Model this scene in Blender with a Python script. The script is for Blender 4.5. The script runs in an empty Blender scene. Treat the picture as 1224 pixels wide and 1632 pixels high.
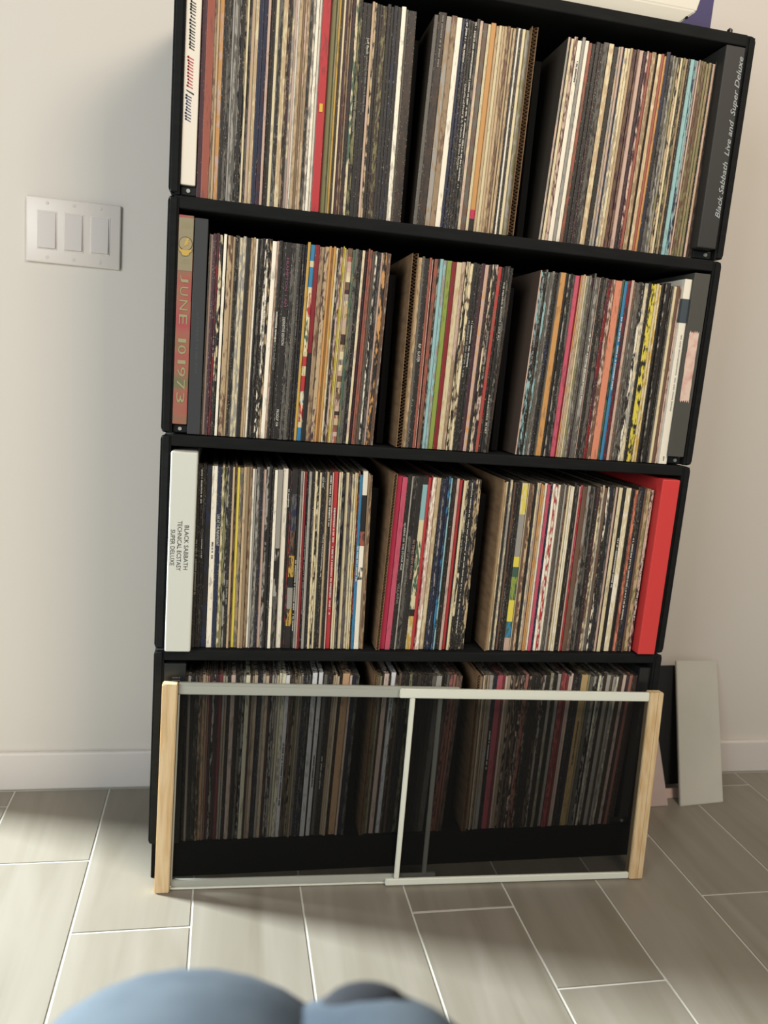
import bpy, bmesh, math, random
from mathutils import Vector, Matrix
C = bpy.context.scene.collection
SC = bpy.context.scene

# ------------------------------------------------------------------ camera
CAM = Vector((0.0997, -1.2962, 0.9198))
R_ = Vector((0.9782, -0.1912, 0.0814)); F_ = Vector((0.2030, 0.9630, -0.1775)).normalized()
R_ = (R_ - F_ * R_.dot(F_)).normalized(); U_ = R_.cross(F_)
FPX = 1251.45
cam = bpy.data.cameras.new('camera'); camo = bpy.data.objects.new('camera', cam); C.objects.link(camo)
camo.matrix_world = Matrix(((R_.x, U_.x, -F_.x, CAM.x), (R_.y, U_.y, -F_.y, CAM.y), (R_.z, U_.z, -F_.z, CAM.z), (0, 0, 0, 1)))
cam.sensor_fit = 'VERTICAL'; cam.sensor_height = 36; cam.lens = FPX * 36 / 1632
cam.clip_start = 0.02
cam.dof.use_dof = True; cam.dof.focus_distance = 1.34; cam.dof.aperture_fstop = 3.6
SC.camera = camo

# ------------------------------------------------------------------ world, lights, exposure
w = bpy.data.worlds.new('world'); SC.world = w; w.use_nodes = True
bg = w.node_tree.nodes['Background']; bg.inputs[0].default_value = (0.80, 0.86, 0.92, 1); bg.inputs[1].default_value = 0.24
def area(name, loc, target, sx, sy, power, col, spread=180):
    l = bpy.data.lights.new(name, 'AREA'); l.shape = 'RECTANGLE'; l.size = sx; l.size_y = sy; l.energy = power; l.color = col
    l.spread = math.radians(spread)
    o = bpy.data.objects.new(name, l); C.objects.link(o); o.location = loc
    o.rotation_euler = (Vector(target) - Vector(loc)).to_track_quat('-Z', 'Y').to_euler()
    return o
area('doorway_daylight', (-3.0, 1.22, 1.55), (0.35, -0.5, 0.0), 0.6, 0.8, 420, (0.86, 0.96, 1.0), 130)
area('ceiling_lamp_light', (1.15, -1.75, 2.45), (0.55, 0.1, 0.9), 0.8, 0.8, 38, (1.0, 0.85, 0.68))
area('room_daylight', (-1.7, -2.2, 1.6), (0.1, 0.0, 0.8), 1.5, 1.5, 50, (0.93, 0.98, 1.0))
SC.view_settings.view_transform = 'Standard'; SC.view_settings.look = 'None'
SC.view_settings.gamma = 1.0; SC.view_settings.exposure = 0.0; SC.view_settings.use_curve_mapping = False

# ------------------------------------------------------------------ helpers
rnd = random.Random(7)
def lin(h):
    h = h.lstrip('#'); v = [int(h[i:i+2], 16) / 255 for i in (0, 2, 4)]
    return tuple(x / 12.92 if x <= 0.04045 else ((x + 0.055) / 1.055) ** 2.4 for x in v)
def mat(name, hexcol, rough=0.6, metal=0.0, noise=None, bump=None, spec=0.5):
    """noise=(scale, (sx,sy,sz), hex2, lo, hi); bump=(scale,(sx,sy,sz),strength)"""
    m = bpy.data.materials.new(name); m.use_nodes = True; nt = m.node_tree; b = nt.nodes['Principled BSDF']
    b.inputs['Roughness'].default_value = rough; b.inputs['Metallic'].default_value = metal
    b.inputs['Specular IOR Level'].default_value = spec
    c = lin(hexcol); b.inputs['Base Color'].default_value = (*c, 1)
    def nz(scale, sc):
        tc = nt.nodes.new('ShaderNodeTexCoord'); mp = nt.nodes.new('ShaderNodeMapping'); mp.inputs['Scale'].default_value = sc
        n = nt.nodes.new('ShaderNodeTexNoise'); n.inputs['Scale'].default_value = scale; n.inputs['Detail'].default_value = 5
        nt.links.new(tc.outputs['Object'], mp.inputs[0]); nt.links.new(mp.outputs[0], n.inputs['Vector']); return n
    if noise:
        n = nz(noise[0], noise[1]); mr = nt.nodes.new('ShaderNodeMapRange')
        mr.inputs['From Min'].default_value = noise[3]; mr.inputs['From Max'].default_value = noise[4]
        mx = nt.nodes.new('ShaderNodeMix'); mx.data_type = 'RGBA'
        mx.inputs[6].default_value = (*c, 1); mx.inputs[7].default_value = (*lin(noise[2]), 1)
        nt.links.new(n.outputs['Fac'], mr.inputs['Value']); nt.links.new(mr.outputs[0], mx.inputs[0]); nt.links.new(mx.outputs[2], b.inputs['Base Color'])
    if bump:
        n = nz(bump[0], bump[1]); bp = nt.nodes.new('ShaderNodeBump'); bp.inputs['Strength'].default_value = bump[2]; bp.inputs['Distance'].default_value = 0.001
        nt.links.new(n.outputs['Fac'], bp.inputs['Height']); nt.links.new(bp.outputs[0], b.inputs['Normal'])
    return m
M = {}
M['wall'] = mat('wall_paint', 'd6cfc5', 0.75, bump=(60, (1, 1, 1), 0.05))
M['base'] = mat('baseboard_paint', 'd9d2ca', 0.5)
M['crate'] = mat('black_painted_wood', '151616', 0.75, noise=(14, (1, 1, 6), '1c1d1d', 0.4, 0.8), bump=(40, (1, 1, 8), 0.25), spec=0.16)
M['plinth'] = mat('plinth_black', '101010', 0.85, bump=(40, (1, 1, 8), 0.2), spec=0.12)
M['rubber'] = mat('black_rubber', '141414', 0.35)
M['bolt'] = mat('dark_bolt', '1b1b1b', 0.3, 0.6)
M['grout'] = mat('pale_grout', 'b9b8ae', 0.7)
M['wood'] = mat('pale_pine', 'dcc298', 0.55, noise=(9, (14, 14, 0.9), 'c09a66', 0.42, 0.75), bump=(30, (12, 12, 1), 0.15))
M['alu'] = mat('painted_aluminium', 'e2e3d4', 0.42, 0.05)
M['alu2'] = mat('bare_aluminium', 'b0b1a6', 0.4, 0.2)
M['card'] = mat('brown_cardboard', '8a6c4c', 0.85, noise=(20, (1, 1, 4), '71563b', 0.4, 0.7))
M['switch'] = mat('switch_plastic', 'd9d0c7', 0.32)
M['rocker'] = mat('rocker_plastic', 'cdc5bf', 0.28)
M['denim'] = mat('faded_denim', '4c5760', 0.95, noise=(16, (1, 1, 1), '333f4b', 0.35, 0.7), bump=(30, (1, 1, 1), 0.4))
M['patch_dark'] = mat('plain_dark', '171b22', 0.9)
M['shoe'] = mat('shoe_black', '222222', 0.6)
M['whitecard'] = mat('white_cardboard', 'c4c0b4', 0.8, noise=(5, (1, 1, 1), 'b5b4a8', 0.35, 0.75))
M['blackcard'] = mat('black_card', '101112', 0.7)
M['whiteplastic'] = mat('white_plastic', 'd8d3c4', 0.5)
M['purple'] = mat('purple_card', '3c3566', 0.6)
M['pinkcard'] = mat('pale_pink_card', 'c9b0a6', 0.5)
M['ink_w'] = mat('ink_white', 'd8d4c6', 0.6); M['ink_g'] = mat('ink_grey', '8d8a82', 0.6); M['ink_m'] = mat('ink_mauve', '8d4a68', 0.6)
M['ink_q'] = mat('ink_rose', 'b58a7c', 0.6); M['ink_k'] = mat('ink_black', '262524', 0.6); M['ink_r'] = mat('ink_red', 'b5303a', 0.6)
M['ink_gold'] = mat('ink_gold', 'c2a04c', 0.5); M['ink_o'] = mat('ink_olive', '98946a', 0.7); M['ink_n'] = mat('ink_navy', '3b3f66', 0.6)
M['ink_y'] = mat('ink_yellow', 'd8b03a', 0.6); M['silver'] = mat('silver_pen', '9aa0a0', 0.5)
# clear shrink wrap
def wrap_mat():
    m = bpy.data.materials.new('shrink_wrapped_card'); m.use_nodes = True; b = m.node_tree.nodes['Principled BSDF']
    b.inputs['Base Color'].default_value = (*lin('c4aea6'), 1); b.inputs['Roughness'].default_value = 0.45
    b.inputs['Coat Weight'].default_value = 1.0; b.inputs['Coat Roughness'].default_value = 0.04
    nt = m.node_tree; tc = nt.nodes.new('ShaderNodeTexCoord'); n = nt.nodes.new('ShaderNodeTexNoise'); n.inputs['Scale'].default_value = 45
    bp = nt.nodes.new('ShaderNodeBump'); bp.inputs['Strength'].default_value = 0.9; bp.inputs['Distance'].default_value = 0.004
    nt.links.new(tc.outputs['Object'], n.inputs['Vector']); nt.links.new(n.outputs['Fac'], bp.inputs['Height']); nt.links.new(bp.outputs[0], b.inputs['Coat Normal'])
    return m
M['wrap'] = wrap_mat()
# insect mesh: dark woven fabric that lets about half of the light through
def mesh_mat():
    m = bpy.data.materials.new('dark_insect_mesh'); m.use_nodes = True; nt = m.node_tree
    for n in list(nt.nodes): nt.nodes.remove(n)
    o = nt.nodes.new('ShaderNodeOutputMaterial'); t = nt.nodes.new('ShaderNodeBsdfTransparent'); d = nt.nodes.new('ShaderNodeBsdfDiffuse')
    d.inputs[0].default_value = (0.012, 0.012, 0.011, 1); mx = nt.nodes.new('ShaderNodeMixShader'); mx.inputs[0].default_value = 0.36
    nt.links.new(t.outputs[0], mx.inputs[1]); nt.links.new(d.outputs[0], mx.inputs[2]); nt.links.new(mx.outputs[0], o.inputs[0])
    return m
M['mesh'] = mesh_mat()
# floor tiles: wood-look porcelain, tone varies per tile
def tile_mat():
    m = bpy.data.materials.new('wood_look_tile'); m.use_nodes = True; nt = m.node_tree; b = nt.nodes['Principled BSDF']
    tc = nt.nodes.new('ShaderNodeTexCoord'); oi = nt.nodes.new('ShaderNodeObjectInfo')
    mp = nt.nodes.new('ShaderNodeMapping'); mp.inputs['Scale'].default_value = (16, 1.6, 1)
    sh = nt.nodes.new('ShaderNodeVectorMath'); sh.operation = 'SCALE'; sh.inputs[3].default_value = 30
    cv = nt.nodes.new('ShaderNodeCombineXYZ'); ad = nt.nodes.new('ShaderNodeVectorMath'); ad.operation = 'ADD'
    for i in range(3): nt.links.new(oi.outputs['Random'], cv.inputs[i])
    nt.links.new(cv.outputs[0], sh.inputs[0]); nt.links.new(tc.outputs['Object'], mp.inputs[0])
    nt.links.new(mp.outputs[0], ad.inputs[0]); nt.links.new(sh.outputs[0], ad.inputs[1])
    n = nt.nodes.new('ShaderNodeTexNoise'); n.inputs['Scale'].default_value = 1.0; n.inputs['Detail'].default_value = 6; n.inputs['Distortion'].default_value = 0.8
    nt.links.new(ad.outputs[0], n.inputs['Vector'])
    cr = nt.nodes.new('ShaderNodeValToRGB'); cr.color_ramp.elements[0].position = 0.3; cr.color_ramp.elements[1].position = 0.72
    cr.color_ramp.elements[0].color = (*lin('787163'), 1); cr.color_ramp.elements[1].color = (*lin('8b8478'), 1)
    nt.links.new(n.outputs['Fac'], cr.inputs[0])
    hs = nt.nodes.new('ShaderNodeHueSaturation'); mr = nt.nodes.new('ShaderNodeMapRange')
    mr.inputs['To Min'].default_value = 0.93; mr.inputs['To Max'].default_value = 1.07
    nt.links.new(oi.outputs['Random'], mr.inputs['Value']); nt.links.new(mr.outputs[0], hs.inputs['Value']); nt.links.new(cr.outputs[0], hs.inputs['Color'])
    nt.links.new(hs.outputs[0], b.inputs['Base Color']); b.inputs['Roughness'].default_value = 0.38
    bp = nt.nodes.new('ShaderNodeBump'); bp.inputs['Strength'].default_value = 0.12; bp.inputs['Distance'].default_value = 0.001
    nt.links.new(n.outputs['Fac'], bp.inputs['Height']); nt.links.new(bp.outputs[0], b.inputs['Normal'])
    return m
M['tile'] = tile_mat()
# printed sleeve card: colours come from per-face attributes ca, cb; par = (share of cb, wear, seed)
def sleeve_mat():
    m = bpy.data.materials.new('printed_sleeve_card'); m.use_nodes = True; nt = m.node_tree; b = nt.nodes['Principled BSDF']
    def at(n):
        a = nt.nodes.new('ShaderNodeAttribute'); a.attribute_name = n; return a
    ca, cb, pr = at('ca'), at('cb'), at('par')
    sx = nt.nodes.new('ShaderNodeSeparateXYZ'); nt.links.new(pr.outputs['Vector'], sx.inputs[0])
    ge = nt.nodes.new('ShaderNodeNewGeometry')
    sd = nt.nodes.new('ShaderNodeCombineXYZ')
    for i in range(3): nt.links.new(sx.outputs['Z'], sd.inputs[i])
    def noise(scl, det, off):
        mp = nt.nodes.new('ShaderNodeMapping'); mp.inputs['Scale'].default_value = scl; mp.inputs['Location'].default_value = off
        nt.links.new(ge.outputs['Position'], mp.inputs[0])
        ad = nt.nodes.new('ShaderNodeVectorMath'); ad.operation = 'ADD'
        nt.links.new(mp.outputs[0], ad.inputs[0]); nt.links.new(sd.outputs[0], ad.inputs[1])
        n = nt.nodes.new('ShaderNodeTexNoise'); n.inputs['Scale'].default_value = 1; n.inputs['Detail'].default_value = det
        nt.links.new(ad.outputs[0], n.inputs['Vector']); return n
    n1 = noise((300, 300, 75), 5, (0, 0, 0)); n2 = noise((900, 900, 380), 2, (5, 5, 5)); n3 = noise((90, 90, 14), 3, (9, 2, 1))
    def math_(op, a, c):
        x = nt.nodes.new('ShaderNodeMath'); x.operation = op
        for i, v in enumerate((a, c)):
            if isinstance(v, (int, float)): x.inputs[i].default_value = v
            else: nt.links.new(v, x.inputs[i])
        return x.outputs[0]
    # share of cb: smooth step of n1 against (1 - share)
    t = math_('SUBTRACT', 1.0, sx.outputs['X'])
    d = math_('SUBTRACT', math_('ADD', math_('MULTIPLY', n1.outputs['Fac'], .6), math_('MULTIPLY', n3.outputs['Fac'], .4)), math_('ADD', math_('MULTIPLY', t, 0.30), 0.35))
    f1 = math_('MULTIPLY', d, 14.0)
    cl = nt.nodes.new('ShaderNodeClamp'); nt.links.new(math_('ADD', f1, 0.5), cl.inputs[0])
    gate = math_('GREATER_THAN', sx.outputs['X'], 0.01)
    mx = nt.nodes.new('ShaderNodeMix'); mx.data_type = 'RGBA'
    nt.links.new(math_('MULTIPLY', cl.outputs[0], gate), mx.inputs[0]); nt.links.new(ca.outputs['Color'], mx.inputs[6]); nt.links.new(cb.outputs['Color'], mx.inputs[7])
    # scuffs: small pale flecks
    thr = math_('SUBTRACT', 0.78, math_('MULTIPLY', sx.outputs['Y'], 0.26))
    f2 = nt.nodes.new('ShaderNodeClamp'); nt.links.new(math_('MULTIPLY', math_('SUBTRACT', n2.outputs['Fac'], thr), 16.0), f2.inputs[0])
    mx2 = nt.nodes.new('ShaderNodeMix'); mx2.data_type = 'RGBA'; mx2.inputs[7].default_value = (*lin('b3a68c'), 1)
    nt.links.new(math_('MULTIPLY', f2.outputs[0], 0.85), mx2.inputs[0]); nt.links.new(mx.outputs[2], mx2.inputs[6])
    nt.links.new(mx2.outputs[2], b.inputs['Base Color']); b.inputs['Roughness'].default_value = 0.5
    b.inputs['Specular IOR Level'].default_value = 0.35
    return m
M['sleeve'] = sleeve_mat()

def link(name, me, m=None, parent=None, loc=None):
    o = bpy.data.objects.new(name, me); C.objects.link(o)
    if m is not None and me is not None: me.materials.append(m) if not me.materials else None
    if parent is not None: o.parent = parent
    if loc is not None: o.location = loc
    return o
def tag(o, label=None, cat=None, group=None, kind=None):
    if label: o['label'] = label
    if cat: o['category'] = cat
    if group: o['group'] = group
    if kind: o['kind'] = kind
    return o
def empty(name, loc=(0, 0, 0)):
    o = bpy.data.objects.new(name, None); C.objects.link(o); o.location = loc; o.empty_display_size = 0.05; return o
def finish(bm, name, smooth=False):
    bmesh.ops.recalc_face_normals(bm, faces=bm.faces)
    me = bpy.data.meshes.new(name); bm.to_mesh(me); bm.free()
    if smooth:
        for p in me.polygons: p.use_smooth = True
    return me
def bx(bm, x0, x1, y0, y1, z0, z1, bev=0.0, seg=1):
    r = bmesh.ops.create_cube(bm, size=1.0); vs = r['verts']
    for v in vs:
        v.co = Vector(((x0 + x1) / 2 + v.co.x * (x1 - x0), (y0 + y1) / 2 + v.co.y * (y1 - y0), (z0 + z1) / 2 + v.co.z * (z1 - z0)))
    if bev > 0:
        es = list({e for v in vs for e in v.link_edges})
        bmesh.ops.bevel(bm, geom=es, offset=bev, segments=seg, affect='EDGES', profile=0.5)
def box(name, x0, x1, y0, y1, z0, z1, m, parent=None, bev=0.001, seg=1, loc=None):
    bm = bmesh.new(); bx(bm, x0, x1, y0, y1, z0, z1, bev, seg)
    return link(name, finish(bm, name), m, parent, loc)
def cyl(bm, c, axis, rad, h, n=16, bev=0):
    q = Vector(axis).to_track_quat('Z', 'Y').to_matrix().to_4x4()
    r = bmesh.ops.create_cone(bm, cap_ends=True, segments=n, radius1=rad, radius2=rad, depth=h, matrix=Matrix.Translation(c) @ q)
    if bev: bmesh.ops.bevel(bm, geom=list({e for v in r['verts'] for e in v.link_edges if len(e.link_faces) == 2 and e.calc_face_angle(0) > 1}), offset=bev, segments=2, affect='EDGES')
TEXTS = []   # text objects to turn into meshes at the end
def text(s, name, start, length, height, m, parent, down=True, front=-0.0003, shear=0, align='FIT', bold=0.0):
    """flat lettering on a front (-Y) face, running down (or up) from start=(x,y,z); fitted to length, at most height tall"""
    cu = bpy.data.curves.new(name, 'FONT'); cu.body = s; cu.size = 1.0; cu.shear = shear; cu.offset = bold
    cu.align_x = 'LEFT'; cu.align_y = 'CENTER'; cu.resolution_u = 2
    o = bpy.data.objects.new(name, cu); C.objects.link(o)
    TEXTS.append((o, start, length, height, m, parent, down)); return o
def flush_texts():
    bpy.context.view_layer.update(); dg = bpy.context.evaluated_depsgraph_get()
    for o, st, L, H, m, par, down in TEXTS:
        me = bpy.data.meshes.new_from_object(o.evaluated_get(dg))
        xs = [v.co.x for v in me.vertices]; ys = [v.co.y for v in me.vertices]
        x0, x1, y0, y1 = min(xs), max(xs), min(ys), max(ys); sx = L / (x1 - x0); sy = H / (y1 - y0)
        if down == 'flat':   # upright, reads left to right
            for v in me.vertices: v.co = Vector(((v.co.x - x0) * sx, 0, (v.co.y - (y0 + y1) / 2) * sy))
        else:
            s = -1 if down else 1
            for v in me.vertices: v.co = Vector((-s * (v.co.y - (y0 + y1) / 2) * sy, 0, s * (v.co.x - x0) * sx))
        me.materials.clear(); me.materials.append(m)
        n = bpy.data.objects.new('lettering', me); C.objects.link(n); n.parent = par
        n.location = Vector(st) - (par.location if par else Vector())
        bpy.data.objects.remove(o)
def fx(x, y):   # sideways position of something measured on the crate-front plane but standing at depth y
    return CAM.x + (x - CAM.x) * (1 + y / 1.2962)

# ------------------------------------------------------------------ the setting
WY = 0.323                                  # wall plane; baseboard face at .311
bm = bmesh.new(); bx(bm, -0.62, 4.0, WY, WY + 0.1, -0.001, 2.7); tag(link('wall_back', finish(bm, 'wall_back'), M['wall']), kind='structure')
bm = bmesh.new(); bx(bm, -0.62, 4.0, WY - 0.012, WY - 0.0002, 0.0, 0.083, 0.004, 2); tag(link('baseboard_back', finish(bm, 'baseboard_back'), M['base']), kind='structure')
fl = box('floor', -3.2, 4.0, -4.2, 2.2, -0.03, -0.0012, M['grout'], bev=0); tag(fl, kind='structure')
TW, TL, G = 0.187, 0.567, 0.0036
tm = {}
def tile_mesh(l):
    k = round(l, 3)
    if k not in tm:
        b_ = bmesh.new(); bx(b_, 0, TW - G, 0, l - G, -0.0075, 0, 0.0008); tm[k] = finish(b_, 'tile'); tm[k].materials.append(M['tile'])
    return tm[k]
edges = 0.063                               # a cross joint of column 0 (x from -0.293)
for col in range(-11, 11):
    x = -0.106 - TW + col * TW + G / 2
    y = edges - TL * ((col) % 3) / 3
    lim = WY - 0.013 if x > -0.70 else 2.1
    while y < lim: y += TL
    y -= TL
    top = lim
    while y > -2.6:
        o = link('tile', tile_mesh(min(TL, top - y)), None, fl, (x, y + G / 2, 0)); top = y; y -= TL

# ------------------------------------------------------------------ light switch
sw = empty('light_switch', (-0.191, WY, 1.122)); tag(sw, 'white three gang rocker light switch plate on the wall left of the crates', 'light switch')
bm = bmesh.new(); bx(bm, -0.0835, 0.0835, -0.0065, -0.0002, -0.058, 0.058, 0.003, 3); link('plate', finish(bm, 'plate', True), M['switch'], sw)
for i in range(3):
    cx = -0.0465 + 0.0465 * i
    box('rocker_frame', cx - 0.0175, cx + 0.0175, -0.0072, -0.006, -0.0345, 0.0345, M['switch'], sw, 0.0004)
    b_ = bmesh.new(); bx(b_, cx - 0.0152, cx + 0.0152, -0.0082, -0.0072, -0.032, 0.032, 0.0005)
    me = finish(b_, 'rocker')
    for v in me.vertices:
        if v.co.y < -0.0078: v.co.y -= 0.0022 * (0.5 - v.co.z / 0.064)
    link('rocker', me, M['rocker'], sw)
    for s in (-1, 1):
        b_ = bmesh.new(); cyl(b_, (cx, -0.0067, s * 0.048), (0, 1, 0), 0.0028, 0.001, 10); link('screw', finish(b_, 'screw'), M['rocker'], sw)

# ------------------------------------------------------------------ crates
PH, P0, CW, CD = 0.3633, 0.0658, 0.942, 0.298
names = ['bottom', 'second', 'third', 'topmost']
clab = ['black wooden record crate at the bottom, standing on the low plinth behind the screen',
        'black wooden record crate with the red box and white box set, above the bottom crate',
        'black wooden record crate just below the topmost crate',
        'topmost black wooden record crate of the stack']
pl = empty('plinth', (0, 0, 0)); tag(pl, 'low black plinth on the floor under the bottom crate', 'plinth')
box('front_board', 0.006, CW - 0.006, 0.004, 0.022, 0, P0, M['plinth'], pl)
box('side_board', 0.006, 0.024, 0.022, CD, 0, P0, M['plinth'], pl); box('side_board', CW - 0.024, CW - 0.006, 0.022, CD, 0, P0, M['plinth'], pl)
box('top_board', 0.024, CW - 0.024, 0.022, CD, P0 - 0.016, P0 - 0.0005, M['plinth'], pl)
DIV = {1: (.366, .572), 2: (.360, .567), 3: (.360, .556), 4: (.360, .551)}
for r in (4, 3, 2, 1):
    z0 = P0 + (4 - r) * PH; cr = empty('record_crate', (0, 0, z0)); tag(cr, clab[4 - r], 'crate')
    z1 = PH - 0.0012
    for sx in (0, 1):
        b_ = bmesh.new(); bx(b_, 0, 0.0165, 0, CD, 0.0006, z1 - 0.0005)
        es = [e for e in b_.edges if abs(e.verts[0].co.y) < 1e-5 and abs(e.verts[1].co.y) < 1e-5]
        bmesh.ops.bevel(b_, geom=es, offset=0.0035, segments=3, affect='EDGES')
        xo = 0.0 if sx == 0 else 0.0165
        es = [e for e in b_.edges if abs(e.verts[0].co.x - xo) < 1e-5 and abs(e.verts[1].co.x - xo) < 1e-5 and abs(e.verts[0].co.y - e.verts[1].co.y) > .1]
        bmesh.ops.bevel(b_, geom=es, offset=0.0085, segments=4, affect='EDGES')
        me = finish(b_, 'side_panel')
        for v in me.vertices:
            v.co.x += sx * (CW - 0.0165)
        link('side_panel', me, M['crate'], cr)
    box('top_panel', 0.0166, CW - 0.0166, 0.001, CD, z1 - 0.0185, z1, M['crate'], cr, 0.002, 2)
    box('back_panel', 0.0166, CW - 0.0166, CD - 0.006, CD - 0.0005, 0.001, z1 - 0.019, M['crate'], cr, 0)
    for d in DIV[r]:
        box('divider', fx(d, .02) - 0.006, fx(d, .02) + 0.006, 0.045, CD - 0.007, 0.001, 0.285, M['plinth'], cr)
    for sx in {1: (0, 1), 2: (0, 1), 3: (), 4: (1,)}[r]:
        a = 0.0168 if sx == 0 else CW - 0.054
        box('corner_bracket', a, a + 0.037, 0.012, 0.05, 0.0008, 0.0150, M['rubber'], cr, 0.002, 2)
        b_ = bmesh.new(); cyl(b_, (a + (0.012 if sx == 0 else .024), 0.0105, 0.008), (0, 1, 0), 0.003, 0.003, 10); link('screw', finish(b_, 'screw'), M['alu2'], cr)
    if r == 1:
        b_ = bmesh.new(); cyl(b_, (CW - 0.045, 0.012, z1 + 0.0045), (0, 0, 1), 0.0045, 0.009, 14, 0.002); link('knob', finish(b_, 'knob'), M['bolt'], cr)

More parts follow.
